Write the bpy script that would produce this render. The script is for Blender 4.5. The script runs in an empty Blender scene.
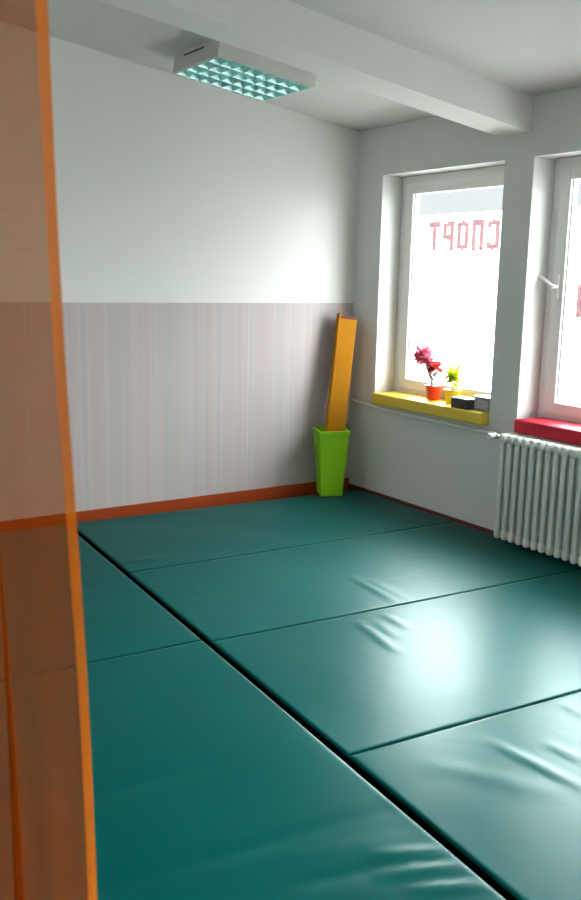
import bpy, bmesh, math, random
from mathutils import Vector, Matrix

random.seed(7)
scene = bpy.context.scene
COL = scene.collection

# ------------------------------------------------------------------ camera
cam_d = bpy.data.cameras.new('camera')
cam = bpy.data.objects.new('camera', cam_d)
COL.objects.link(cam)
R = Vector((0.8366820519, -0.5472934436, 0.0208093862))
U = Vector((0.0856254257, 0.1682397179, 0.9820202054))
F = Vector((0.5409541852, 0.8198568680, -0.1876253864))
m = Matrix.Identity(4)
for i in range(3):
    m[i][0], m[i][1], m[i][2] = R[i], U[i], -F[i]
m[0][3], m[1][3], m[2][3] = -4.315892, -5.697454, 1.632041
cam.matrix_world = m
cam_d.sensor_fit = 'VERTICAL'
cam_d.sensor_height = 24.0
cam_d.lens = 912.2058 / 900.0 * 24.0
cam_d.clip_start = 0.02
cam_d.dof.use_dof = True
cam_d.dof.focus_distance = 6.0
cam_d.dof.aperture_fstop = 3.2
scene.camera = cam

# ------------------------------------------------------------------ light, exposure
SKY = 22.0
w = bpy.data.worlds.new('overcast_sky')
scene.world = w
w.use_nodes = True
bg = w.node_tree.nodes['Background']
bg.inputs['Color'].default_value = (0.97, 0.99, 1.0, 1)
# overcast sky, with a bright lobe added to raise the glare on the mats
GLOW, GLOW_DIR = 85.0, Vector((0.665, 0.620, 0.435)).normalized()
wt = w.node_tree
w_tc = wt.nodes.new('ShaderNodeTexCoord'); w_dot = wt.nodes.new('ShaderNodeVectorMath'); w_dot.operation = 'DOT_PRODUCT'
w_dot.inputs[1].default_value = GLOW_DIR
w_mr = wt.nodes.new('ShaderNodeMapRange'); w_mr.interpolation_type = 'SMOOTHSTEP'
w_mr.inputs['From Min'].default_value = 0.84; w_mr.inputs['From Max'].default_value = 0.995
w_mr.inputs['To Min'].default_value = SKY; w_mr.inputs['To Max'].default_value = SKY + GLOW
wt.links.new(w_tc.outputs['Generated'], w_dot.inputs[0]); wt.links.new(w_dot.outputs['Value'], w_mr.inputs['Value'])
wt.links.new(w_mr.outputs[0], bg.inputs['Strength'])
scene.view_settings.view_transform = 'Standard'
scene.view_settings.look = 'None'
scene.view_settings.gamma = 1.0
scene.view_settings.use_curve_mapping = False
scene.view_settings.exposure = 0.04
scene.cycles.max_bounces = 16
scene.cycles.diffuse_bounces = 8
scene.cycles.glossy_bounces = 6
scene.cycles.transparent_max_bounces = 16
scene.cycles.use_denoising = True
scene.cycles.sample_clamp_indirect = 6.0

# windows of the right-hand wall: (y0, y1); the first two are in the photo, the others are added out of view to light the room
WZ0, WZ1 = 0.70, 2.362
WINS = [(-0.300, -1.497), (-1.735, -2.932), (-3.60, -4.80), (-5.60, -6.80)]
WALL_T = 0.32
ROOM_L, ROOM_F = -5.3, -7.6
FL = -0.05                                   # bare floor; the mats' tops are at z = 0
def ceil_z(x, y=0.0):
    return 2.7 - 0.1339 * x - 0.0051 * y
for (a, b) in WINS:                            # daylight portals in the window openings
    ld = bpy.data.lights.new('daylight_portal', 'AREA')
    ld.shape = 'RECTANGLE'; ld.size = WZ1 - WZ0; ld.size_y = a - b
    ld.cycles.is_portal = True
    lo = bpy.data.objects.new('daylight_portal', ld)
    lo.location = (0.25, (a + b) / 2, (WZ0 + WZ1) / 2)
    lo.rotation_euler = (0, math.radians(90), 0)
    COL.objects.link(lo)
LEFT_FILL_HOLE = (-2.9, -2.35, 1.5, 2.1)                # unseen opening added in the left wall for fill daylight (y0, y1, z0, z1)
ld = bpy.data.lights.new('daylight_portal', 'AREA')
ld.shape = 'RECTANGLE'; ld.size = LEFT_FILL_HOLE[3] - LEFT_FILL_HOLE[2]; ld.size_y = LEFT_FILL_HOLE[1] - LEFT_FILL_HOLE[0]
ld.cycles.is_portal = True
lo = bpy.data.objects.new('daylight_portal', ld)
lo.location = (ROOM_L - 0.1, (LEFT_FILL_HOLE[0] + LEFT_FILL_HOLE[1]) / 2, (LEFT_FILL_HOLE[2] + LEFT_FILL_HOLE[3]) / 2)
lo.rotation_euler = (0, math.radians(-90), 0)
COL.objects.link(lo)

# ------------------------------------------------------------------ materials
def principled(name, color, rough=0.6, metal=0.0, spec=0.5):
    mt = bpy.data.materials.new(name); mt.use_nodes = True
    b = mt.node_tree.nodes['Principled BSDF']
    b.inputs['Base Color'].default_value = (*color, 1)
    b.inputs['Roughness'].default_value = rough
    b.inputs['Metallic'].default_value = metal
    b.inputs['Specular IOR Level'].default_value = spec
    return mt
def N(mt, t, **kw):
    n = mt.node_tree.nodes.new(t)
    for k, v in kw.items(): setattr(n, k, v)
    return n
def LK(mt, a, b): mt.node_tree.links.new(a, b)
def bsdf(mt): return mt.node_tree.nodes['Principled BSDF']
def mottled(name, c1, c2, scale, rough, bump=0.0, bscale=60, spec=0.5, metal=0.0, bdist=0.002):
    mt = principled(name, c1, rough, metal, spec)
    tc = N(mt, 'ShaderNodeTexCoord'); nz = N(mt, 'ShaderNodeTexNoise'); mx = N(mt, 'ShaderNodeMix', data_type='RGBA')
    nz.inputs['Scale'].default_value = scale; nz.inputs['Detail'].default_value = 4
    mx.inputs[6].default_value = (*c1, 1); mx.inputs[7].default_value = (*c2, 1)
    LK(mt, tc.outputs['Object'], nz.inputs['Vector']); LK(mt, nz.outputs['Fac'], mx.inputs[0])
    LK(mt, mx.outputs[2], bsdf(mt).inputs['Base Color'])
    if bump:
        n2 = N(mt, 'ShaderNodeTexNoise'); bp = N(mt, 'ShaderNodeBump')
        n2.inputs['Scale'].default_value = bscale; n2.inputs['Detail'].default_value = 3
        bp.inputs['Strength'].default_value = bump; bp.inputs['Distance'].default_value = bdist
        LK(mt, tc.outputs['Object'], n2.inputs['Vector']); LK(mt, n2.outputs['Fac'], bp.inputs['Height'])
        LK(mt, bp.outputs['Normal'], bsdf(mt).inputs['Normal'])
    return mt

M = {}
WALLC = (0.70, 0.705, 0.69)
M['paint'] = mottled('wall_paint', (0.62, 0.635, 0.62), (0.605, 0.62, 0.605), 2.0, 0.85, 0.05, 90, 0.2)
M['warmwall'] = mottled('tan_wall_paint', (0.86, 0.85, 0.82), (0.84, 0.83, 0.80), 2.0, 0.85, 0.05, 90, 0.2)
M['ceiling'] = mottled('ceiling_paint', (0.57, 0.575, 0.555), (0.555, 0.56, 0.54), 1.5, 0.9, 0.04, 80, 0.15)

# back wall: white paint above, striped wallpaper below z = 1.435
mt = mottled('back_wall_paint_and_wallpaper', WALLC, (0.685, 0.69, 0.675), 2.0, 0.85, 0.04, 90, 0.2)
nt = mt.node_tree
base_mix = [n for n in nt.nodes if n.bl_idname == 'ShaderNodeMix'][0]
geo = N(mt, 'ShaderNodeTexCoord'); sep = N(mt, 'ShaderNodeSeparateXYZ')
LK(mt, geo.outputs['Object'], sep.inputs[0])
cmb = N(mt, 'ShaderNodeCombineXYZ'); LK(mt, sep.outputs['X'], cmb.inputs['X'])
zs = N(mt, 'ShaderNodeMath', operation='MULTIPLY'); zs.inputs[1].default_value = 0.004
LK(mt, sep.outputs['Z'], zs.inputs[0]); LK(mt, zs.outputs[0], cmb.inputs['Z'])
def stripes(scale, stops, detail=1.0):
    n = N(mt, 'ShaderNodeTexNoise'); n.inputs['Scale'].default_value = scale; n.inputs['Detail'].default_value = detail
    LK(mt, cmb.outputs[0], n.inputs['Vector'])
    r = N(mt, 'ShaderNodeValToRGB'); LK(mt, n.outputs['Fac'], r.inputs[0])
    e = r.color_ramp.elements
    e[0].position, e[0].color = stops[0][0], (*stops[0][1], 1)
    e[1].position, e[1].color = stops[-1][0], (*stops[-1][1], 1)
    for p, c in stops[1:-1]:
        k = e.new(p); k.color = (*c, 1)
    return r
s1 = stripes(8, [(0.30, (0.387, 0.398, 0.382)), (0.42, (0.441, 0.414, 0.406)), (0.5, (0.447, 0.372, 0.376)), (0.58, (0.468, 0.435, 0.431)), (0.68, (0.400, 0.404, 0.416))])
s2 = stripes(24, [(0.32, (0.414, 0.385, 0.376)), (0.5, (0.482, 0.429, 0.431)), (0.62, (0.400, 0.385, 0.395)), (0.70, (0.534, 0.491, 0.488))])
mx = N(mt, 'ShaderNodeMix', data_type='RGBA'); mx.inputs[0].default_value = 0.45
LK(mt, s1.outputs[0], mx.inputs[6]); LK(mt, s2.outputs[0], mx.inputs[7])
lt = N(mt, 'ShaderNodeMath', operation='LESS_THAN'); lt.inputs[1].default_value = 1.435
LK(mt, sep.outputs['Z'], lt.inputs[0])
fin = N(mt, 'ShaderNodeMix', data_type='RGBA')
LK(mt, lt.outputs[0], fin.inputs[0]); LK(mt, base_mix.outputs[2], fin.inputs[6]); LK(mt, mx.outputs[2], fin.inputs[7])
LK(mt, fin.outputs[2], bsdf(mt).inputs['Base Color'])
M['backwall'] = mt

M['beam'] = mottled('beam_paint', (0.70, 0.705, 0.68), (0.68, 0.685, 0.66), 1.5, 0.9, 0.04, 80, 0.15)
M['floor'] = mottled('dark_floor', (0.020, 0.014, 0.011), (0.03, 0.02, 0.015), 8, 0.6)
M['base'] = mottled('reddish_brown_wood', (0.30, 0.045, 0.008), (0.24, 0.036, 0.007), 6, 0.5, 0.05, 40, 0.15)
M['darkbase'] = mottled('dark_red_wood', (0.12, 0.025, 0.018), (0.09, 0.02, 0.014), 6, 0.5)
def vinyl(name, c1, c2, tint, rough, ior):
    mt = bpy.data.materials.new(name); mt.use_nodes = True
    mt.node_tree.nodes.clear()
    o = N(mt, 'ShaderNodeOutputMaterial'); d = N(mt, 'ShaderNodeBsdfDiffuse'); g = N(mt, 'ShaderNodeBsdfGlossy')
    fr = N(mt, 'ShaderNodeFresnel'); fr.inputs['IOR'].default_value = ior
    g.inputs['Color'].default_value = (*tint, 1)
    tc = N(mt, 'ShaderNodeTexCoord')
    nz = N(mt, 'ShaderNodeTexNoise'); nz.inputs['Scale'].default_value = 1.3; nz.inputs['Detail'].default_value = 4
    mx = N(mt, 'ShaderNodeMix', data_type='RGBA'); mx.inputs[6].default_value = (*c1, 1); mx.inputs[7].default_value = (*c2, 1)
    LK(mt, tc.outputs['Object'], nz.inputs['Vector']); LK(mt, nz.outputs['Fac'], mx.inputs[0]); LK(mt, mx.outputs[2], d.inputs['Color'])
    n2 = N(mt, 'ShaderNodeTexNoise'); n2.inputs['Scale'].default_value = 7; n2.inputs['Detail'].default_value = 3
    n3 = N(mt, 'ShaderNodeTexNoise'); n3.inputs['Scale'].default_value = 32; n3.inputs['Detail'].default_value = 2
    b2 = N(mt, 'ShaderNodeBump'); b2.inputs['Strength'].default_value = 0.14; b2.inputs['Distance'].default_value = 0.010
    b3 = N(mt, 'ShaderNodeBump'); b3.inputs['Strength'].default_value = 0.10; b3.inputs['Distance'].default_value = 0.002
    LK(mt, tc.outputs['Object'], n2.inputs['Vector']); LK(mt, tc.outputs['Object'], n3.inputs['Vector'])
    LK(mt, n2.outputs['Fac'], b2.inputs['Height']); LK(mt, n3.outputs['Fac'], b3.inputs['Height']); LK(mt, b2.outputs['Normal'], b3.inputs['Normal'])
    for n in (d, g, fr): LK(mt, b3.outputs['Normal'], n.inputs['Normal'])
    r2 = N(mt, 'ShaderNodeMapRange'); r2.inputs['To Min'].default_value = rough - .003; r2.inputs['To Max'].default_value = rough + .003
    LK(mt, nz.outputs['Fac'], r2.inputs[0]); LK(mt, r2.outputs[0], g.inputs['Roughness'])
    m2 = N(mt, 'ShaderNodeMixShader')
    LK(mt, fr.outputs[0], m2.inputs[0]); LK(mt, d.outputs[0], m2.inputs[1]); LK(mt, g.outputs[0], m2.inputs[2]); LK(mt, m2.outputs[0], o.inputs[0])
    return mt
M['mat'] = vinyl('teal_vinyl', (0.0, 0.068, 0.063), (0.0, 0.060, 0.056), (0.88, 0.95, 0.95), 0.335, 1.10)
M['velcro'] = principled('black_velcro_edge', (0.004, 0.004, 0.004), 0.95, 0.0, 0.0)
M['pvc'] = mottled('white_window_plastic', (0.84, 0.83, 0.81), (0.82, 0.81, 0.795), 4, 0.4)
M['whitemetal'] = mottled('white_enamel', (0.70, 0.73, 0.70), (0.66, 0.69, 0.66), 5, 0.4)
M['chrome'] = principled('chrome', (0.75, 0.74, 0.72), 0.2, 1.0)
M['fixture'] = mottled('grey_white_enamel', (0.56, 0.57, 0.55), (0.53, 0.54, 0.52), 7, 0.6, spec=0.2)
M['fixture_dark'] = principled('dark_end_slot', (0.10, 0.09, 0.08), 0.6)
M['alu'] = mottled('teal_reflection_aluminium', (0.52, 0.80, 0.78), (0.46, 0.74, 0.72), 9, 0.42, metal=1.0)  # metal tinted teal to stand in for the mats' reflection
M['tube'] = principled('fluorescent_tube_glass', (0.85, 0.87, 0.86), 0.25)
M['lime'] = mottled('lime_plastic', (0.22, 0.50, 0.010), (0.18, 0.43, 0.009), 5, 0.4, spec=0.25)
M['foam'] = mottled('orange_yellow_vinyl', (0.385, 0.158, 0.001), (0.35, 0.138, 0.001), 6, 0.55, 0.1, 12, 0.15)
M['foam_end'] = principled('dark_red_vinyl', (0.10, 0.02, 0.03), 0.5)
M['yellow_cush'] = mottled('mustard_vinyl', (0.66, 0.48, 0.05), (0.60, 0.43, 0.04), 7, 0.4, 0.1, 14, 0.3)
M['red_cush'] = mottled('red_vinyl', (0.44, 0.020, 0.040), (0.38, 0.018, 0.035), 7, 0.6, 0.12, 14, 0.1)
M['redpot'] = principled('red_glazed_pot', (0.62, 0.035, 0.02), 0.3)
M['yellowpot'] = principled('yellow_pot', (0.80, 0.52, 0.01), 0.35)
M['soil'] = mottled('soil', (0.03, 0.02, 0.013), (0.06, 0.04, 0.025), 80, 0.95)
M['pink'] = mottled('pink_petals', (0.75, 0.05, 0.18), (0.85, 0.25, 0.38), 40, 0.6)
M['redpetal'] = mottled('red_petals', (0.55, 0.02, 0.03), (0.7, 0.06, 0.06), 40, 0.6)
def petal(name, c1, c2, tr=0.55):
    mt = bpy.data.materials.new(name); mt.use_nodes = True
    mt.node_tree.nodes.clear()
    o = N(mt, 'ShaderNodeOutputMaterial'); a = N(mt, 'ShaderNodeBsdfDiffuse'); b = N(mt, 'ShaderNodeBsdfTranslucent'); m_ = N(mt, 'ShaderNodeMixShader')
    tc = N(mt, 'ShaderNodeTexCoord'); nz = N(mt, 'ShaderNodeTexNoise'); nz.inputs['Scale'].default_value = 45
    mx = N(mt, 'ShaderNodeMix', data_type='RGBA'); mx.inputs[6].default_value = (*c1, 1); mx.inputs[7].default_value = (*c2, 1)
    LK(mt, tc.outputs['Object'], nz.inputs['Vector']); LK(mt, nz.outputs['Fac'], mx.inputs[0])
    LK(mt, mx.outputs[2], a.inputs[0]); LK(mt, mx.outputs[2], b.inputs[0]); m_.inputs[0].default_value = tr
    LK(mt, a.outputs[0], m_.inputs[1]); LK(mt, b.outputs[0], m_.inputs[2]); LK(mt, m_.outputs[0], o.inputs[0])
    return mt
M['pink'] = petal('pink_petals', (0.62, 0.05, 0.16), (0.80, 0.38, 0.48))
M['redpetal'] = petal('red_petals', (0.50, 0.02, 0.02), (0.62, 0.06, 0.05), 0.3)
M['darkleaf'] = mottled('dark_leaf', (0.035, 0.055, 0.03), (0.05, 0.08, 0.035), 30, 0.5)
M['limeleaf'] = petal('yellow_green_leaf', (0.42, 0.50, 0.02), (0.28, 0.38, 0.02), 0.3)
M['black'] = mottled('black_plastic', (0.012, 0.013, 0.018), (0.018, 0.018, 0.022), 20, 0.45)
M['grey'] = mottled('mauve_grey_plastic', (0.34, 0.32, 0.35), (0.30, 0.28, 0.31), 20, 0.5)
M['outwall'] = mottled('pale_render', (0.80, 0.80, 0.79), (0.76, 0.76, 0.75), 0.6, 0.9)
M['roof'] = mottled('grey_roof_tiles', (0.042, 0.043, 0.044), (0.039, 0.040, 0.041), 3, 0.9, spec=0.0)
M['ground'] = mottled('pale_paving', (0.60, 0.60, 0.585), (0.54, 0.54, 0.53), 1.0, 0.9)

def film(name, tint):                      # coloured translucent adhesive film
    mt = bpy.data.materials.new(name); mt.use_nodes = True
    nt = mt.node_tree; nt.nodes.clear()
    o = N(mt, 'ShaderNodeOutputMaterial'); t = N(mt, 'ShaderNodeBsdfTransparent'); d = N(mt, 'ShaderNodeBsdfDiffuse')
    t.inputs[0].default_value = (*tint, 1); d.inputs[0].default_value = (0.5, 0.03, 0.05, 1)
    mx = N(mt, 'ShaderNodeMixShader'); mx.inputs[0].default_value = 0.15
    LK(mt, t.outputs[0], mx.inputs[1]); LK(mt, d.outputs[0], mx.inputs[2]); LK(mt, mx.outputs[0], o.inputs[0])
    return mt
M['film'] = film('red_letter_film', (0.31, 0.235, 0.245))
def glass(name):
    mt = bpy.data.materials.new(name); mt.use_nodes = True
    nt = mt.node_tree; nt.nodes.clear()
    o = N(mt, 'ShaderNodeOutputMaterial'); t = N(mt, 'ShaderNodeBsdfTransparent'); g = N(mt, 'ShaderNodeBsdfGlossy')
    t.inputs[0].default_value = (0.96, 0.98, 0.97, 1); g.inputs['Roughness'].default_value = 0.02
    lw = N(mt, 'ShaderNodeLayerWeight'); pw = N(mt, 'ShaderNodeMath', operation='POWER'); pw.inputs[1].default_value = 5.0
    LK(mt, lw.outputs['Facing'], pw.inputs[0])
    fr = N(mt, 'ShaderNodeMath', operation='MULTIPLY_ADD'); fr.inputs[1].default_value = 0.9; fr.inputs[2].default_value = 0.04
    LK(mt, pw.outputs[0], fr.inputs[0])
    mx = N(mt, 'ShaderNodeMixShader')
    LK(mt, fr.outputs[0], mx.inputs[0]); LK(mt, t.outputs[0], mx.inputs[1]); LK(mt, g.outputs[0], mx.inputs[2]); LK(mt, mx.outputs[0], o.inputs[0])
    return mt
M['glass'] = glass('window_glass')
def sheer(name, col, trans, weave):
    mt = bpy.data.materials.new(name); mt.use_nodes = True
    nt = mt.node_tree; nt.nodes.clear()
    o = N(mt, 'ShaderNodeOutputMaterial'); t = N(mt, 'ShaderNodeBsdfTransparent')
    d = N(mt, 'ShaderNodeBsdfDiffuse'); tl = N(mt, 'ShaderNodeBsdfTranslucent')
    t.inputs[0].default_value = (1.0, 0.86, 0.66, 1); d.inputs[0].default_value = (*col, 1); tl.inputs[0].default_value = (*col, 1)
    m1 = N(mt, 'ShaderNodeMixShader'); m1.inputs[0].default_value = 0.5
    LK(mt, d.outputs[0], m1.inputs[1]); LK(mt, tl.outputs[0], m1.inputs[2])
    m2 = N(mt, 'ShaderNodeMixShader')
    tc = N(mt, 'ShaderNodeTexCoord'); mp = N(mt, 'ShaderNodeMapping'); mp.inputs['Scale'].default_value = (25, 25, 320)
    nz = N(mt, 'ShaderNodeTexNoise'); nz.inputs['Scale'].default_value = 1.0; nz.inputs['Detail'].default_value = 2
    mr = N(mt, 'ShaderNodeMapRange'); mr.inputs['To Min'].default_value = trans - weave; mr.inputs['To Max'].default_value = trans + weave
    LK(mt, tc.outputs['Object'], mp.inputs[0]); LK(mt, mp.outputs[0], nz.inputs['Vector']); LK(mt, nz.outputs['Fac'], mr.inputs[0])
    LK(mt, mr.outputs[0], m2.inputs[0]); LK(mt, m1.outputs[0], m2.inputs[1]); LK(mt, t.outputs[0], m2.inputs[2]); LK(mt, m2.outputs[0], o.inputs[0])
    return mt
M['sheer'] = sheer('sheer_orange_voile', (0.31, 0.050, 0.001), 0.37, 0.03)
M['hem'] = sheer('folded_orange_voile', (0.68, 0.17, 0.012), 0.12, 0.04)

# ------------------------------------------------------------------ mesh helpers
def obj(name, bm, mat, parent=None, smooth=False, loc=None):
    bmesh.ops.recalc_face_normals(bm, faces=bm.faces[:])
    me = bpy.data.meshes.new(name); bm.to_mesh(me); bm.free()
    me.materials.append(mat)
    if smooth:
        for p in me.polygons: p.use_smooth = True
    o = bpy.data.objects.new(name, me); COL.objects.link(o)
    if parent is not None: o.parent = parent
    if loc is not None: o.location = loc
    return o
def auto_smooth(o, ang=40):
    me = o.data
    bm = bmesh.new(); bm.from_mesh(me)
    for e in bm.edges:
        if len(e.link_faces) == 2: e.smooth = e.calc_face_angle(0) < math.radians(ang)
    bm.to_mesh(me); bm.free()
    for p in me.polygons: p.use_smooth = True
    return o
def thing(name, label, cat, loc=(0, 0, 0), rz=0.0, group=None):
    o = bpy.data.objects.new(name, None); COL.objects.link(o)
    o.empty_display_size = 0.1
    o.location = loc; o.rotation_euler = (0, 0, rz); o['label'] = label; o['category'] = cat
    if group: o['group'] = group
    return o
def tag(o, label, cat, group=None):
    o['label'] = label; o['category'] = cat
    if group: o['group'] = group
    return o
def struct(name, bm, mat, parent=None, smooth=False):
    o = obj(name, bm, mat, parent, smooth)
    if parent is None: o['kind'] = 'structure'
    return o
def box(bm, x0, x1, y0, y1, z0, z1, bev=0.0, seg=2):
    x0, x1 = sorted((x0, x1)); y0, y1 = sorted((y0, y1)); z0, z1 = sorted((z0, z1))
    r = bmesh.ops.create_cube(bm, size=1.0)
    vs = r['verts']
    bmesh.ops.scale(bm, vec=(x1 - x0, y1 - y0, z1 - z0), verts=vs)
    bmesh.ops.translate(bm, vec=((x0 + x1) / 2, (y0 + y1) / 2, (z0 + z1) / 2), verts=vs)
    if bev > 0:
        es = list({e for v in vs for e in v.link_edges})
        bmesh.ops.bevel(bm, geom=es, offset=bev, segments=seg, profile=0.5, affect='EDGES')
    return bm
def boxes(*args):
    bm = bmesh.new()
    for a in args: box(bm, *a)
    return bm
def prism(bm, poly, axis, a, b):
    """extrude a 2-D polygon along an axis: poly are (u, v) pairs in the other two axes"""
    def P(u, v, t):
        return {'x': (t, u, v), 'y': (u, t, v), 'z': (u, v, t)}[axis]
    lo_ = [bm.verts.new(P(u, v, a)) for u, v in poly]; hi_ = [bm.verts.new(P(u, v, b)) for u, v in poly]
    bm.faces.new(lo_); bm.faces.new(hi_[::-1])
    n = len(poly)
    for i in range(n):
        bm.faces.new((lo_[i], lo_[(i + 1) % n], hi_[(i + 1) % n], hi_[i]))
    return bm
def tube(bm, pts, r, seg=12, cap=True):
    pts = [Vector(p) for p in pts]; rings = []
    for i, p in enumerate(pts):
        d = (pts[min(i + 1, len(pts) - 1)] - pts[max(i - 1, 0)]).normalized()
        up = Vector((0, 0, 1)) if abs(d.z) < 0.9 else Vector((1, 0, 0))
        a = d.cross(up).normalized(); b = d.cross(a)
        rr = r[i] if isinstance(r, (list, tuple)) else r
        rings.append([bm.verts.new(p + (a * math.cos(t) + b * math.sin(t)) * rr) for t in [2 * math.pi * k / seg for k in range(seg)]])
    for A, B in zip(rings, rings[1:]):
        for k in range(seg):
            bm.faces.new((A[k], A[(k + 1) % seg], B[(k + 1) % seg], B[k]))
    if cap:
        bm.faces.new(rings[0][::-1]); bm.faces.new(rings[-1])
    return bm
def lathe(bm, prof, seg=24, c=(0, 0, 0)):
    rings = []
    for r, z in prof:
        rings.append([bm.verts.new((c[0] + r * math.cos(2 * math.pi * k / seg), c[1] + r * math.sin(2 * math.pi * k / seg), c[2] + z)) for k in range(seg)])
    for A, B in zip(rings, rings[1:]):
        for k in range(seg):
            bm.faces.new((A[k], A[(k + 1) % seg], B[(k + 1) % seg], B[k]))
    bm.faces.new(rings[0][::-1]); bm.faces.new(rings[-1])
    return bm

# ------------------------------------------------------------------ room shell
bm = boxes((ROOM_L - 0.2, WALL_T, ROOM_F - 0.2, 0.2, FL - 0.15, FL))
struct('floor', bm, M['floor'])

bm = bmesh.new()                              # the ceiling falls gently towards the window wall
x0, x1, y0, y1 = ROOM_L - 0.2, WALL_T, ROOM_F - 0.2, 0.2
v = [bm.verts.new((x, y, ceil_z(x, y) + dz)) for dz in (0, 0.2) for (x, y) in ((x0, y0), (x1, y0), (x1, y1), (x0, y1))]
for f in ((0, 1, 2, 3), (4, 5, 6, 7), (0, 1, 5, 4), (1, 2, 6, 5), (2, 3, 7, 6), (3, 0, 4, 7)):
    bm.faces.new([v[i] for i in f])
struct('ceiling', bm, M['ceiling'])

bm = bmesh.new()                              # back wall, sloping top
prism(bm, [(ROOM_L - 0.2, FL - 0.1), (0.0, FL - 0.1), (0.0, ceil_z(0) + 0.05), (ROOM_L - 0.2, ceil_z(ROOM_L - 0.2) + 0.05)], 'y', 0.0, 0.2)
struct('wall_back', bm, M['backwall'])

def holed_wall(us, vs, holes, P):
    """wall slab from a grid of cells with rectangular holes; P(u, v, t) with t = 0 inside, 1 outside"""
    bm = bmesh.new(); cache = {}
    def V(i, j, t):
        k = (i, j, t)
        if k not in cache: cache[k] = bm.verts.new(P(us[i], vs[j], t))
        return cache[k]
    def hole(i, j):
        if i < 0 or j < 0 or i >= len(us) - 1 or j >= len(vs) - 1: return True
        cu, cv = (us[i] + us[i + 1]) / 2, (vs[j] + vs[j + 1]) / 2
        return any(a < cu < b and c < cv < d for a, b, c, d in holes)
    for i in range(len(us) - 1):
        for j in range(len(vs) - 1):
            if hole(i, j): continue
            for t in (0, 1):
                bm.faces.new((V(i, j, t), V(i + 1, j, t), V(i + 1, j + 1, t), V(i, j + 1, t)))
            if hole(i - 1, j): bm.faces.new((V(i, j, 0), V(i, j + 1, 0), V(i, j + 1, 1), V(i, j, 1)))
            if hole(i + 1, j): bm.faces.new((V(i + 1, j, 0), V(i + 1, j + 1, 0), V(i + 1, j + 1, 1), V(i + 1, j, 1)))
            if hole(i, j - 1): bm.faces.new((V(i, j, 0), V(i + 1, j, 0), V(i + 1, j, 1), V(i, j, 1)))
            if hole(i, j + 1): bm.faces.new((V(i, j + 1, 0), V(i + 1, j + 1, 0), V(i + 1, j + 1, 1), V(i, j + 1, 1)))
    return bm
ys = sorted({ROOM_F - 0.2, 0.2, *[a for a, b in WINS], *[b for a, b in WINS]})
bm = holed_wall(ys, [FL - 0.1, WZ0, WZ1, 2.82], [(b, a, WZ0, WZ1) for a, b in WINS],
                lambda u, v_, t: (t * WALL_T, u, v_))
struct('wall_right', bm, M['paint'])
bm = boxes((ROOM_L - 0.2, WALL_T, ROOM_F - 0.2, ROOM_F, FL - 0.1, 3.5))
struct('wall_front', bm, M['warmwall'])
bm = holed_wall([ROOM_F - 0.2, LEFT_FILL_HOLE[0], LEFT_FILL_HOLE[1], 0.0], [FL - 0.1, LEFT_FILL_HOLE[2], LEFT_FILL_HOLE[3], ceil_z(ROOM_L) + 0.02], [LEFT_FILL_HOLE],
                lambda u, v_, t: (ROOM_L - 0.2 * t, u, v_))
struct('wall_left', bm, M['warmwall'])

# ceiling beam running from the window wall
bm = bmesh.new()
bx0, bx1 = ROOM_L, 0.0
for (yy0, yy1) in ((-1.695, -1.445),):
    v = []
    for x in (bx0, bx1):
        for (y, dz) in ((yy0, -0.205), (yy1, -0.205), (yy1, 0.05), (yy0, 0.05)):
            v.append(bm.verts.new((x, y, ceil_z(x, y) + dz)))
    for f in ((0, 1, 2, 3), (4, 5, 6, 7), (0, 1, 5, 4), (1, 2, 6, 5), (2, 3, 7, 6), (3, 0, 4, 7)):
        bm.faces.new([v[i] for i in f])
struct('trim_1', bm, M['beam'])

# skirting boards
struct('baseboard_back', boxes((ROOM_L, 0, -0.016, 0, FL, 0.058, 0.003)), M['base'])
struct('baseboard_right', boxes((-0.016, 0, ROOM_F, -0.016, FL, 0.016, 0.003)), M['darkbase'])

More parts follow.
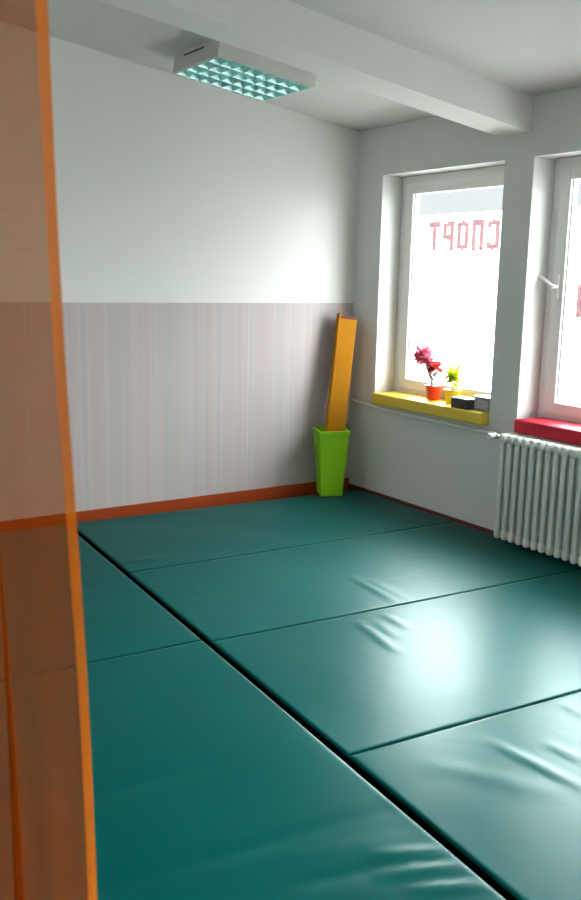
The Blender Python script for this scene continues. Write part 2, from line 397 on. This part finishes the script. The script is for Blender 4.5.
# ------------------------------------------------------------------ windows
def window(n, ya, yb, handle):
    """white plastic window set back in the opening; ya > yb"""
    X0, X1 = 0.185, 0.25
    fw = 0.062
    root = struct('window_%d' % n, boxes(
        (X0, X1, ya, ya - fw, WZ0, WZ1, 0.004), (X0, X1, yb + fw, yb, WZ0, WZ1, 0.004),
        (X0 + .001, X1 - .001, ya - fw + .002, yb + fw - .002, WZ1 - fw, WZ1, 0.004), (X0 + .001, X1 - .001, ya - fw + .002, yb + fw - .002, WZ0, WZ0 + 0.12, 0.004)), M['pvc'])
    a, b = ya - fw + .006, yb + fw - .006
    z0, z1 = WZ0 + 0.115, WZ1 - fw + 0.006
    sw = 0.088
    S0, S1 = X0 - 0.014, X1 - 0.012
    obj('sash', boxes(
        (S0, S1, a, a - sw, z0, z1, 0.006), (S0, S1, b + sw, b, z0, z1, 0.006),
        (S0 + .001, S1 - .001, a - sw + .002, b + sw - .002, z1 - sw + .015, z1, 0.005), (S0 + .001, S1 - .001, a - sw + .002, b + sw - .002, z0, z0 + sw - .015, 0.005)), M['pvc'], root)
    gk = boxes((X0 + 0.004, X0 + .026, a - sw, a - sw - .008, z0 + sw - .02, z1 - sw + .02), (X0 + 0.004, X0 + .026, b + sw, b + sw + .008, z0 + sw - .02, z1 - sw + .02))
    obj('gasket', gk, M['fixture'], root)
    obj('pane', boxes((X0 + 0.018, X0 + 0.024, a - sw + .01, b + sw - .01, z0 + sw - .025, z1 - sw + .025)), M['glass'], root)
    if handle:
        hy, hz = a - sw / 2, 1.60
        h = obj('handle', boxes((S0 - 0.012, S0 + .001, hy - .016, hy + .016, hz - .07, hz + .07, 0.005)), M['pvc'], root)
        bm = bmesh.new()
        tube(bm, [(S0 - .01, hy, hz), (S0 - .045, hy, hz)], 0.012)
        tube(bm, [(S0 - .045, hy - .006, hz - .004), (S0 - .05, hy + .03, hz + .02), (S0 - .052, hy + .07, hz + .045), (S0 - .05, hy + .105, hz + .06)], [0.013, 0.012, 0.011, 0.010])
        auto_smooth(obj('lever', bm, M['pvc'], h))
    return root
window(1, *WINS[0], False)
window(2, *WINS[1], True)
for k, (a, b) in enumerate(WINS[2:]):  # out-of-view windows, added for their daylight
    window(3 + k, a, b, False)

# lettering stuck on the first window's glass, read from behind (mirrored)
root = thing('window_lettering', 'mirrored red letters СПОРТ stuck across the upper glass of the left window', 'lettering', (0.2035, -0.60, 1.826))
Wd, Ht, st = 0.114, 0.206, 0.041
def letter(rects):
    bm = bmesh.new()
    for (u0, u1, v0, v1) in rects:
        box(bm, -0.0008, 0.0004, -u0, -u1, v0, v1)
    return bm
T_ = [(0, Wd, Ht - st, Ht), (Wd / 2 - st / 2, Wd / 2 + st / 2, 0, Ht - st)]
P_ = [(Wd - st, Wd, 0, Ht), (0.012, Wd - st, Ht - st, Ht), (0.012, Wd - st, 0.078, 0.078 + st * .9), (0.0, st, 0.088, Ht - 0.012)]
P_ = [(Wd - st, Wd, 0, Ht), (st, Wd - st, Ht - st, Ht), (st, Wd - st, 0.072, 0.072 + st), (0.0, st, 0.084, Ht - 0.012)]
O_ = [(0, st, 0.012, Ht - 0.012), (Wd - st, Wd, 0.012, Ht - 0.012), (st, Wd - st, Ht - st, Ht), (st, Wd - st, 0, st)]
Pi = [(0, st, 0, Ht), (Wd - st, Wd, 0, Ht), (st, Wd - st, Ht - st, Ht)]
C_ = [(Wd - st, Wd, 0.012, Ht - 0.012), (st * .9, Wd - st, Ht - st, Ht), (st * .9, Wd - st, 0, st), (0, st * .9, 0.012, 0.058), (0, st * .9, Ht - 0.058, Ht - 0.012)]
for k, rc in enumerate((T_, P_, O_, Pi, C_)):
    obj('letter', letter(rc), M['film'], root, loc=(0, -k * 0.1445, 0))
o = obj('window_sticker', boxes((0.2025, 0.2038, -1.962, -2.15, 1.42, 1.62)), M['film'])
tag(o, 'pale red film patch stuck on the glass of the right window', 'sticker')

# ------------------------------------------------------------------ gym mats
def wrinkle_fn(ridges, seed, amp):
    rnd = random.Random(seed)
    waves = [(rnd.uniform(-9, 9), rnd.uniform(-9, 9), rnd.uniform(0, 6.3), rnd.uniform(.4, 1)) for _ in range(7)]
    def fn(x, y):
        h = sum(a * math.sin(fx * x + fy * y + p) for fx, fy, p, a in waves) * amp
        for (ax, ay, bx, by, wd, ht) in ridges:
            dx, dy = bx - ax, by - ay
            L2 = dx * dx + dy * dy
            t = ((x - ax) * dx + (y - ay) * dy) / L2
            tc = min(1.0, max(0.0, t))
            px, py = x - ax - tc * dx, y - ay - tc * dy
            d2 = (px * px + py * py) / (wd * wd)
            if d2 < 9: h += ht * math.exp(-d2) * (0.35 + 0.65 * math.sin(math.pi * min(1, max(0, tc)) * .9 + .15))
        return h
    return fn
def gym_mat(label, quad, ridges=(), seed=1, res=0.024, thick=0.05, group='teal gym mats on the floor', amp=0.0005):
    """quad: corners (far-left, far-right, near-right, near-left); a padded slab with rounded edges and creased vinyl"""
    A, B, C, D = [Vector((q[0], q[1], 0)) for q in quad]
    nu = max(8, int((B - A).length / res)); nv = max(8, int((D - A).length / res))
    def space(n, L):
        e = [0, .002, .005, .009, .020]
        e = [q / L for q in e]
        mid = [e[-1] + (1 - 2 * e[-1]) * k / n for k in range(1, n)]
        return e + mid + [1 - q for q in reversed(e)]
    us, vs = space(nu, (B - A).length), space(nv, (D - A).length)
    fn = wrinkle_fn(ridges, seed, amp)
    Lu, Lv = (B - A).length, (D - A).length
    bm = bmesh.new(); grid = []
    rr = 0.009
    def drop(d):
        if d >= rr: return 0.0
        return rr - math.sqrt(max(0.0, rr * rr - (rr - d) ** 2))
    for v_ in vs:
        row = []
        for u in us:
            p = (A * (1 - u) + B * u) * (1 - v_) + (D * (1 - u) + C * u) * v_
            d = min(u * Lu, (1 - u) * Lu, v_ * Lv, (1 - v_) * Lv)
            fade = min(1.0, d / 0.03)
            row.append(bm.verts.new((p.x, p.y, -drop(d) + fade * fn(p.x, p.y) - 0.0005)))
        grid.append(row)
    for i in range(len(vs) - 1):
        for j in range(len(us) - 1):
            bm.faces.new((grid[i][j], grid[i][j + 1], grid[i + 1][j + 1], grid[i + 1][j]))
    rim = grid[0][:] + [r[-1] for r in grid[1:]] + grid[-1][-2::-1] + [r[0] for r in grid[-2:0:-1]]
    low = [bm.verts.new((q.co.x, q.co.y, FL + 0.0005)) for q in rim]
    n = len(rim)
    for k in range(n):
        bm.faces.new((rim[k], rim[(k + 1) % n], low[(k + 1) % n], low[k])).material_index = 1
    bm.faces.new(low).material_index = 1
    o = obj('gym_mat', bm, M['mat'], None, True)
    o.data.materials.append(M['velcro'])
    return tag(o, label, 'gym mat', group)
def gapx(y, side):                              # the long black gap between the two columns of mats
    return -2.330 + 0.0617 * y + side * 0.0165
RX = -0.030
S = 0.004
rows = [(-0.045, -0.190), (-1.186, -1.268), (-2.262, -2.410), (-3.385, -3.560), (-4.52, -4.70)]
labels = ['teal gym mat in the far corner under the lime planter',
          'teal gym mat right of the black gap, second from the back wall',
          'glossy teal gym mat in the window glare, third from the back wall',
          'creased teal gym mat nearest the camera right of the black gap']
RIDG = [
    [(-2.40, -0.98, -2.10, -1.03, .03, .002), (-2.09, -1.30, -2.19, -1.64, .02, .0025)],
    [(-1.357, -1.859, -1.405, -2.33, .017, .006), (-2.09, -1.25, -2.20, -1.66, .02, .0025), (-1.30, -1.95, -1.33, -2.30, .03, .003)],
    [(-1.737, -2.411, -1.80, -2.78, .018, .005), (-1.569, -2.40, -1.58, -2.60, .015, .005), (-1.66, -2.45, -1.70, -2.64, .02, .003)],
    [(-2.025, -3.572, -1.986, -3.96, .018, .007), (-1.86, -3.704, -1.845, -3.86, .016, .006), (-1.564, -3.52, -1.58, -3.64, .016, .005), (-2.3, -3.60, -2.1, -3.9, .05, .003)]]
gm = []
for k in range(4):
    (al, ar), (bl, br) = rows[k], rows[k + 1]
    g1 = 0.0 if k == 0 else S
    q = [(gapx(al, 1), al - g1), (RX, ar - g1), (RX, br + S), (gapx(bl, 1), bl + S)]
    gm.append(gym_mat(labels[k], q, RIDG[k], 11 + k))
LXL = -4.9
def lrow(x, y0):                                # mats of the left column follow the same slant
    return y0 - 0.045 * (x + 2.4)
lr = [-0.045, -2.226, -4.42]
LLAB = ['teal gym mat left of the black gap, touching the back wall', 'large teal gym mat in the left foreground beside the curtain']
LRID = [[(-3.6, -1.16, -2.6, -1.22, .05, .0015)],
        [(-3.40, -3.178, -2.90, -3.185, .03, -.003), (-3.60, -3.60, -3.077, -3.651, .03, -.004), (-3.2, -3.64, -2.60, -3.71, .03, -.004),
         (-2.80, -3.87, -2.61, -3.962, .016, .007), (-2.83, -3.955, -2.60, -4.049, .016, .008), (-2.80, -4.05, -2.61, -4.14, .016, .008),
         (-3.086, -3.858, -2.78, -3.93, .022, -.006), (-3.0, -3.76, -2.70, -3.84, .03, .003), (-3.4, -4.0, -2.9, -4.06, .03, -.004)]]
for k in range(2):
    yt, yb = lr[k], lr[k + 1]
    g1 = 0 if k == 0 else S
    lim = lambda x, y0: min(-0.03, lrow(x, y0))
    q = [(LXL, lim(LXL, yt) - g1), (gapx(yt, -1), yt - g1), (gapx(yb, -1), yb + S), (LXL, lim(LXL, yb) + S)]
    gm.append(gym_mat(LLAB[k], q, LRID[k], 31 + k))

# ------------------------------------------------------------------ radiator and its pipe
rad = thing('radiator', 'white column radiator under the right window', 'radiator', (0, 0, 0))
RZ0, RZ1 = 0.024, 0.702
pitch = 0.0605
nsec = 19
ystart = -1.772
def section_bm():
    bm = bmesh.new()
    for xx in (-0.150, -0.112, -0.074):        # three slim columns
        box(bm, xx - .0125, xx + .0125, -.0155, .0155, RZ0 + .03, RZ1 - .03, .009, 2)
    # rounded headers, top and bottom
    for zc in (RZ0 + 0.035, RZ1 - 0.035):
        box(bm, -0.168, -0.056, -0.0195, 0.0195, zc - 0.028, zc + 0.033, 0.015, 3)
        tube(bm, [(-0.112, -0.0303, zc), (-0.112, 0.0303, zc)], 0.022, 12)
    return bm
first = auto_smooth(obj('section', section_bm(), M['whitemetal'], rad, loc=(0, ystart, 0)))
for k in range(1, nsec):
    c = first.copy(); COL.objects.link(c); c.parent = rad; c.location = (0, ystart - k * pitch, 0)
for k in (1, nsec - 2):
    yk = ystart - (k + .5) * pitch
    for zb in (0.10, 0.55):
        obj('bracket', boxes((-0.08, -0.001, yk - .008, yk + .008, zb, zb + 0.03)), M['whitemetal'], rad)
bm = bmesh.new()
vy = ystart + 0.030
tube(bm, [(-0.112, vy, RZ1 - .035), (-0.112, vy + .05, RZ1 - .035)], 0.012, 10)
tube(bm, [(-0.112, vy + .05, RZ1 - .035), (-0.112, vy + .09, RZ1 - .035)], 0.017, 12)
vv = auto_smooth(obj('valve', bm, M['chrome'], rad)); vv['label'] = 'chrome valve'
bm = bmesh.new()
tube(bm, [(-0.125, vy + .068, RZ1 - .035), (-0.132, vy + .068, RZ1 - .035), (-0.165, vy + .068, RZ1 - .035), (-0.172, vy + .068, RZ1 - .035)], [0.014, 0.019, 0.022, 0.018], 14)
auto_smooth(obj('knob', bm, M['pvc'], vv))['label'] = 'white valve knob'
bm = bmesh.new()
tube(bm, [(-0.108, vy + .085, RZ1 - .035), (-0.085, vy + .12, RZ1 - .036), (-0.045, vy + .15, RZ1 - .037), (-0.03, vy + .22, 0.660), (-0.03, -1.0, 0.660), (-0.03, -0.4, 0.667), (-0.03, -0.012, 0.690)], 0.011, 10)
pipe = auto_smooth(obj('heating_pipe', bm, M['whitemetal']))
tag(pipe, 'thin white heating pipe on the wall below the yellow sill pad', 'pipe')

# ------------------------------------------------------------------ padded window sills
def pad(name, label, ya, yb, z0, z1, mat, x0=-0.062, x1=0.18):
    bm = boxes((x0, x1, ya, yb, z0, z1, 0.012, 3))
    o = auto_smooth(obj(name, bm, mat), 50)
    return tag(o, label, 'sill pad')
pad('sill_pad', 'mustard yellow padded board on the sill of the left window', -0.335, -1.495, 0.701, 0.783, M['yellow_cush'])
pad('sill_pad', 'shiny red padded board on the right sill above the radiator', -1.775, -2.925, 0.702, 0.786, M['red_cush'], -0.07)
ST = 0.784

# ------------------------------------------------------------------ things on the yellow sill
fp = thing('potted_flower', 'pink and red flowers in a small red pot on the yellow sill', 'potted plant', (0.095, -0.845, ST))
bm = lathe(bmesh.new(), [(.040, 0), (.043, .006), (.054, .088), (.058, .090), (.058, .104), (.051, .104), (.048, .085)], 24)
auto_smooth(obj('pot', bm, M['redpot'], fp))
obj('soil', lathe(bmesh.new(), [(.046, .086), (.047, .092), (.02, .096)], 18), M['soil'], fp)
def flower(parent, c, mat, r, n=9, seed=0):
    rnd = random.Random(seed); bm = bmesh.new()
    for k in range(n):
        th = rnd.uniform(0, 6.28); ph = rnd.uniform(-.6, 1.2)
        d = Vector((math.cos(th) * math.cos(ph), math.sin(th) * math.cos(ph), math.sin(ph)))
        a = d.cross(Vector((0, 0, 1))).normalized(); b = d.cross(a)
        p = Vector(c)
        prev = None
        for s, wd in ((0.1, .25), (.5, .62), (.85, .6), (1.05, .25)):
            q = p + d * r * s + Vector((0, 0, -.15 * r * s * s))
            cur = [bm.verts.new(q - a * r * wd), bm.verts.new(q + b * r * .14), bm.verts.new(q + a * r * wd)]
            if prev:
                bm.faces.new((prev[0], prev[1], cur[1], cur[0])); bm.faces.new((prev[1], prev[2], cur[2], cur[1]))
            prev = cur
    return obj('flower', bm, mat, parent, True)
def leafset(name, parent, specs, mat):
    bm = bmesh.new()
    for (base, tip, wd) in specs:
        b, t = Vector(base), Vector(tip); d = t - b
        a = d.cross(Vector((0, 0, 1))); a = a.normalized() if a.length > 1e-4 else Vector((1, 0, 0))
        up = a.cross(d).normalized()
        prev = None
        for s, k in ((0, .12), (.25, .75), (.5, 1), (.75, .7), (1, .06)):
            q = b + d * s + up * (math.sin(s * 3.14) * .12 * d.length)
            cur = [bm.verts.new(q - a * wd * k), bm.verts.new(q - up * wd * .25 * k), bm.verts.new(q + a * wd * k)]
            if prev:
                bm.faces.new((prev[0], prev[1], cur[1], cur[0])); bm.faces.new((prev[1], prev[2], cur[2], cur[1]))
            prev = cur
    return obj(name, bm, mat, parent, True)
bm = bmesh.new()
for (tx, ty, tz) in ((-.01, .10, .30), (-.015, .075, .265), (.0, -.01, .225), (.02, .07, .22)):
    tube(bm, [(0, .01, .09), (tx * .4, .02 + ty * .3, .09 + (tz - .09) * .5), (tx, ty, tz)], 0.004, 6)
obj('stem', bm, M['darkleaf'], fp)
for k, (c, mt_, r) in enumerate([((-.01, .115, .335), 'pink', .055), ((-.02, .135, .30), 'pink', .04), ((-.02, .08, .285), 'pink', .05), ((-.01, .04, .265), 'pink', .035), ((.0, -.01, .235), 'redpetal', .045)]):
    flower(fp, c, M[mt_], r * 1.2, 26, k)
leafset('leaf', fp, [((0, .02, .14), (-.01, .12, .20), .03), ((0, .03, .17), (.03, .11, .24), .03), ((0, 0, .13), (-.06, .02, .19), .028), ((0, .01, .15), (-.02, .08, .17), .03), ((0, 0, .16), (.0, -.05, .21), .025)], M['darkleaf'])

gp = thing('potted_plant', 'small yellow-green plant in a yellow pot beside the red pot', 'potted plant', (0.09, -1.05, ST))
bm = lathe(bmesh.new(), [(.040, 0), (.044, .006), (.056, .082), (.061, .084), (.061, .096), (.054, .096), (.050, .08)], 24)
auto_smooth(obj('pot', bm, M['yellowpot'], gp))
obj('soil', lathe(bmesh.new(), [(.048, .080), (.049, .086), (.02, .09)], 18), M['soil'], gp)
bm = bmesh.new()
for (tx, ty) in ((.0, .01), (.01, -.01), (-.01, .02)):
    tube(bm, [(0, 0, .085), (tx, ty, .15)], 0.003, 6)
obj('stem', bm, M['limeleaf'], gp)
rnd = random.Random(3); sp = []
for k in range(60):
    th = rnd.uniform(0, 6.28); r = rnd.uniform(.04, .085)
    z0 = rnd.uniform(.145, .19)
    sp.append(((math.cos(th) * .01, math.sin(th) * .01 + .005, z0), (math.cos(th) * r, math.sin(th) * r + .01, z0 + rnd.uniform(-.045, .085)), .021))
leafset('foliage', gp, sp, M['limeleaf'])

bxr = thing('small_box', 'small black box at the front edge of the yellow sill', 'box', (-0.005, -1.262, ST))
obj('body', boxes((-.045, .045, -.080, .080, 0, .060, .008)), M['black'], bxr)
obj('lid', boxes((-.046, .046, -.081, .081, .0605, .070, .004)), M['grey'], bxr)['label'] = 'grey lid'
tr = thing('plastic_tub', 'mauve grey plastic tub beside the black box on the yellow sill', 'tub', (0.058, -1.418, ST))
obj('body', boxes((-.06, .06, -.066, .066, 0, .082, .010)), M['grey'], tr)
obj('rim', boxes((-.065, .065, -.071, .071, .0825, .094, .004)), M['grey'], tr)

# ------------------------------------------------------------------ lime planter with the foam bolster
PC = (-0.325, -0.20)
PR = math.radians(-23)
pl = thing('planter', 'tall tapered lime green square planter in the far corner', 'planter', (PC[0], PC[1], 0.0012), PR)
def sq_ring(bm, h, z, r=0.012):
    vs_ = []
    for (sx, sy, a0) in ((1, 1, 0), (-1, 1, 90), (-1, -1, 180), (1, -1, 270)):
        for k in range(4):
            t = math.radians(a0 + 30 * k)
            vs_.append(bm.verts.new((sx * (h - r) + r * math.cos(t), sy * (h - r) + r * math.sin(t), z)))
    return vs_
bm = bmesh.new()
rings = [sq_ring(bm, h, z) for h, z in ((.080, 0), (.084, .004), (.115, .462), (.118, .464), (.122, .500), (.119, .503), (.110, .503), (.107, .45), (.080, .02))]
for A, B in zip(rings, rings[1:]):
    n = len(A)
    for k in range(n): bm.faces.new((A[k], A[(k + 1) % n], B[(k + 1) % n], B[k]))
bm.faces.new(rings[0][::-1]); bm.faces.new(rings[-1])
auto_smooth(obj('body', bm, M['lime'], pl), 35)

# leaning long bolster standing inside the planter
p0, p1 = Vector((-0.322, -0.190, 0.030)), Vector((-0.142, -0.118, 1.345))
ax = (p1 - p0).normalized(); ln = (p1 - p0).length
fb_ = thing('foam_bolster', 'long orange-yellow foam bolster leaning in the lime planter', 'bolster', p0)
xd = Vector((math.cos(PR), math.sin(PR), 0)); xd = (xd - ax * xd.dot(ax)).normalized(); yd = ax.cross(xd)
mrot = Matrix((xd, yd, ax)).transposed()
fb_.rotation_euler = mrot.to_euler()
obj('cover', boxes((-.066, .066, -.042, .042, 0, ln - .026, .010, 3)), M['foam'], fb_)
obj('end_cap', boxes((-.064, .064, -.040, .040, ln - .0265, ln - .006, .004)), M['foam_end'], fb_)['label'] = 'dark red end cap'
obj('flap', boxes((-.076, -.060, -.044, .044, .02, ln + .012, .005)), M['foam'], fb_)

# ------------------------------------------------------------------ ceiling light (switched off)
FX0, FX1, FY0, FY1, FD = -1.705, -1.045, -0.945, -0.375, 0.105
fx = thing('ceiling_light', 'square louvred ceiling light, switched off, beside the beam', 'ceiling light', ((FX0 + FX1) / 2, (FY0 + FY1) / 2, ceil_z((FX0 + FX1) / 2, (FY0 + FY1) / 2) - .001))
fx.rotation_euler = (0, math.atan(0.1339), 0)
hx, hy = (FX1 - FX0) / 2 / math.cos(math.atan(.1339)), (FY1 - FY0) / 2
obj('housing', boxes((-hx, hx, -hy, -hy + .012, -FD, 0), (-hx, hx, hy - .012, hy, -FD, 0), (-hx, -hx + .012, -hy + .012, hy - .012, -FD, 0), (hx - .012, hx, -hy + .012, hy - .012, -FD, 0), (-hx + .012, hx - .012, -hy + .012, hy - .012, -.012, 0)), M['fixture'], fx)
obj('end_slot', boxes((-hx - .002, -hx + .004, -hy * .35, hy * .55, -.030, -.018)), M['fixture_dark'], fx)['label'] = 'dark slot'
NR, NC = 4, 8
rw = (2 * hy - .03) / NR
for r_ in range(NR):
    yc = -hy + .015 + rw * (r_ + .5)
    bm = bmesh.new()
    tube(bm, [(-hx + .03, yc, -.048), (hx - .03, yc, -.048)], .013, 12)
    auto_smooth(obj('tube', bm, M['tube'], fx))
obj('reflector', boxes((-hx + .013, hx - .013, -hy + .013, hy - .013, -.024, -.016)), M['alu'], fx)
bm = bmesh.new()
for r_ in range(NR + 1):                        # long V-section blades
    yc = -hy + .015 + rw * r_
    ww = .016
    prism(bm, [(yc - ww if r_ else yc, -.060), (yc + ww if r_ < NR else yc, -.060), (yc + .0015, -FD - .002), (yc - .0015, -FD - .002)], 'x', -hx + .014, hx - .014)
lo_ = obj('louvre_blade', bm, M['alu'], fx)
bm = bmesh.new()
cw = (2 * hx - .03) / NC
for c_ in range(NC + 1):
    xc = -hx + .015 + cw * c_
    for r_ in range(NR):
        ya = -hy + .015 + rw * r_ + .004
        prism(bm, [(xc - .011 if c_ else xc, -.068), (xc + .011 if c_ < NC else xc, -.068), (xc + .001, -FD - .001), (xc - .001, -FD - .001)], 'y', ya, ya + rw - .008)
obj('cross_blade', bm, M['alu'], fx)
bm = bmesh.new(); box(bm, hx, hx + .028, -hy + .01, -hy + .06, -FD + .01, -FD + .05, .006)
obj('end_clip', bm, M['whitemetal'], fx)

# ------------------------------------------------------------------ curtain hanging close to the camera
d = Vector((-0.8367, 0.5475, 0)); nrm = Vector((0.5475, 0.8367, 0))
EDGE0 = Vector((-3.849, -4.328, 0))
def edge_off(z):
    return -0.047 * (2.012 - z) / 1.445 + 0.006 * math.sin(z * 5) * .5
cr = thing('curtain', 'sheer orange curtain hanging at the left beside the camera', 'curtain', (EDGE0.x, EDGE0.y, 0.002))
def curtain_pt(s, z, off=0.0):
    w_ = 0.006 * math.sin(s * 38 + z * .8) + 0.004 * math.sin(s * 90 + 1.3 * z) + off
    p = d * (s + edge_off(z)) + nrm * w_
    return (p.x, p.y, z)
def cloth(s_list, zs_, pleat=False):
    bm = bmesh.new(); g = []
    for z in zs_:
        row = []
        if pleat:                                   # a pleat that opens towards the floor: three layers of cloth
            wd = 0.0006 + 0.026 * max(0.0, 1.30 - z) ** 1.0
            c0 = 0.1255 + 0.012 * (1.0 - z / 1.3)
            a, b = c0 - wd / 2, c0 + wd / 2
            lead = [q for q in s_list if q < 0.10]; tail = [q for q in s_list if q > 0.165]
            for q in lead: row.append((q, 0))
            for k in range(6): row.append((lead[-1] + (b - lead[-1]) * (k + 1) / 6, 0))
            for k in range(4): row.append((b + (a - b) * (k + 1) / 4, 0.003 + 0.001 * k))
            for k in range(6): row.append((a + (tail[0] - a) * (k + 1) / 6.5, 0.007 - 0.0011 * k))
            for q in tail: row.append((q, 0))
        else:
            row = [(q, 0) for q in s_list]
        g.append([bm.verts.new(curtain_pt(q, z, o_)) for q, o_ in row])
    for i in range(len(zs_) - 1):
        for j in range(len(g[0]) - 1):
            bm.faces.new((g[i][j], g[i][j + 1], g[i + 1][j + 1], g[i + 1][j]))
    return bm
zs_ = [2.60 * k / 60 for k in range(61)]
sl = [0.016 + .0022 * k for k in range(70)]
sl += [sl[-1] + .012 * k for k in range(1, 80)]
obj('sheet', cloth(sl, zs_, True), M['sheer'], cr, True)
obj('hem', cloth([.0, .004, .008, .012, .016], zs_), M['hem'], cr, True)['label'] = 'folded orange hem'
rd = thing('curtain_rod', 'thin metal rod carrying the orange curtain', 'curtain rod', (EDGE0.x, EDGE0.y, 2.62))
bm = bmesh.new()
q0 = -d * 0.05; q1 = d * ((EDGE0.x - ROOM_L) / 0.8367)
tube(bm, [q0, q1], 0.012, 12)
auto_smooth(obj('rod', bm, M['chrome'], rd))
bm = bmesh.new()
zc = ceil_z(EDGE0.x - 0.02, EDGE0.y) - 2.62
tube(bm, [q0 * .6, q0 * .6 + Vector((0, 0, zc))], 0.006, 8)
obj('hanger', bm, M['chrome'], rd)

# ------------------------------------------------------------------ outside: paving and the house across the street
g = obj('ground', boxes((WALL_T, 60, -60, 60, -0.6, -0.45)), M['ground']); g['kind'] = 'structure'
g = obj('ground', boxes((-40, ROOM_L - 0.2, ROOM_F - .2, 60, -0.6, -0.45)), M['ground']); g['kind'] = 'structure'
g = obj('ground', boxes((-40, WALL_T, -60, ROOM_F - .2, -0.6, -0.45)), M['ground']); g['kind'] = 'structure'
bd = thing('house', 'pale house with grey roof across the street, seen through the windows', 'house', (19, 14, -0.45))
obj('wall', boxes((-3, 6, -26, 26, 0, 4.1)), M['outwall'], bd)
bm = bmesh.new(); prism(bm, [(-3.02, 4.1), (6.02, 4.1), (1.5, 7.0)], 'y', -26.4, 26.4)
obj('roof', bm, M['roof'], bd)
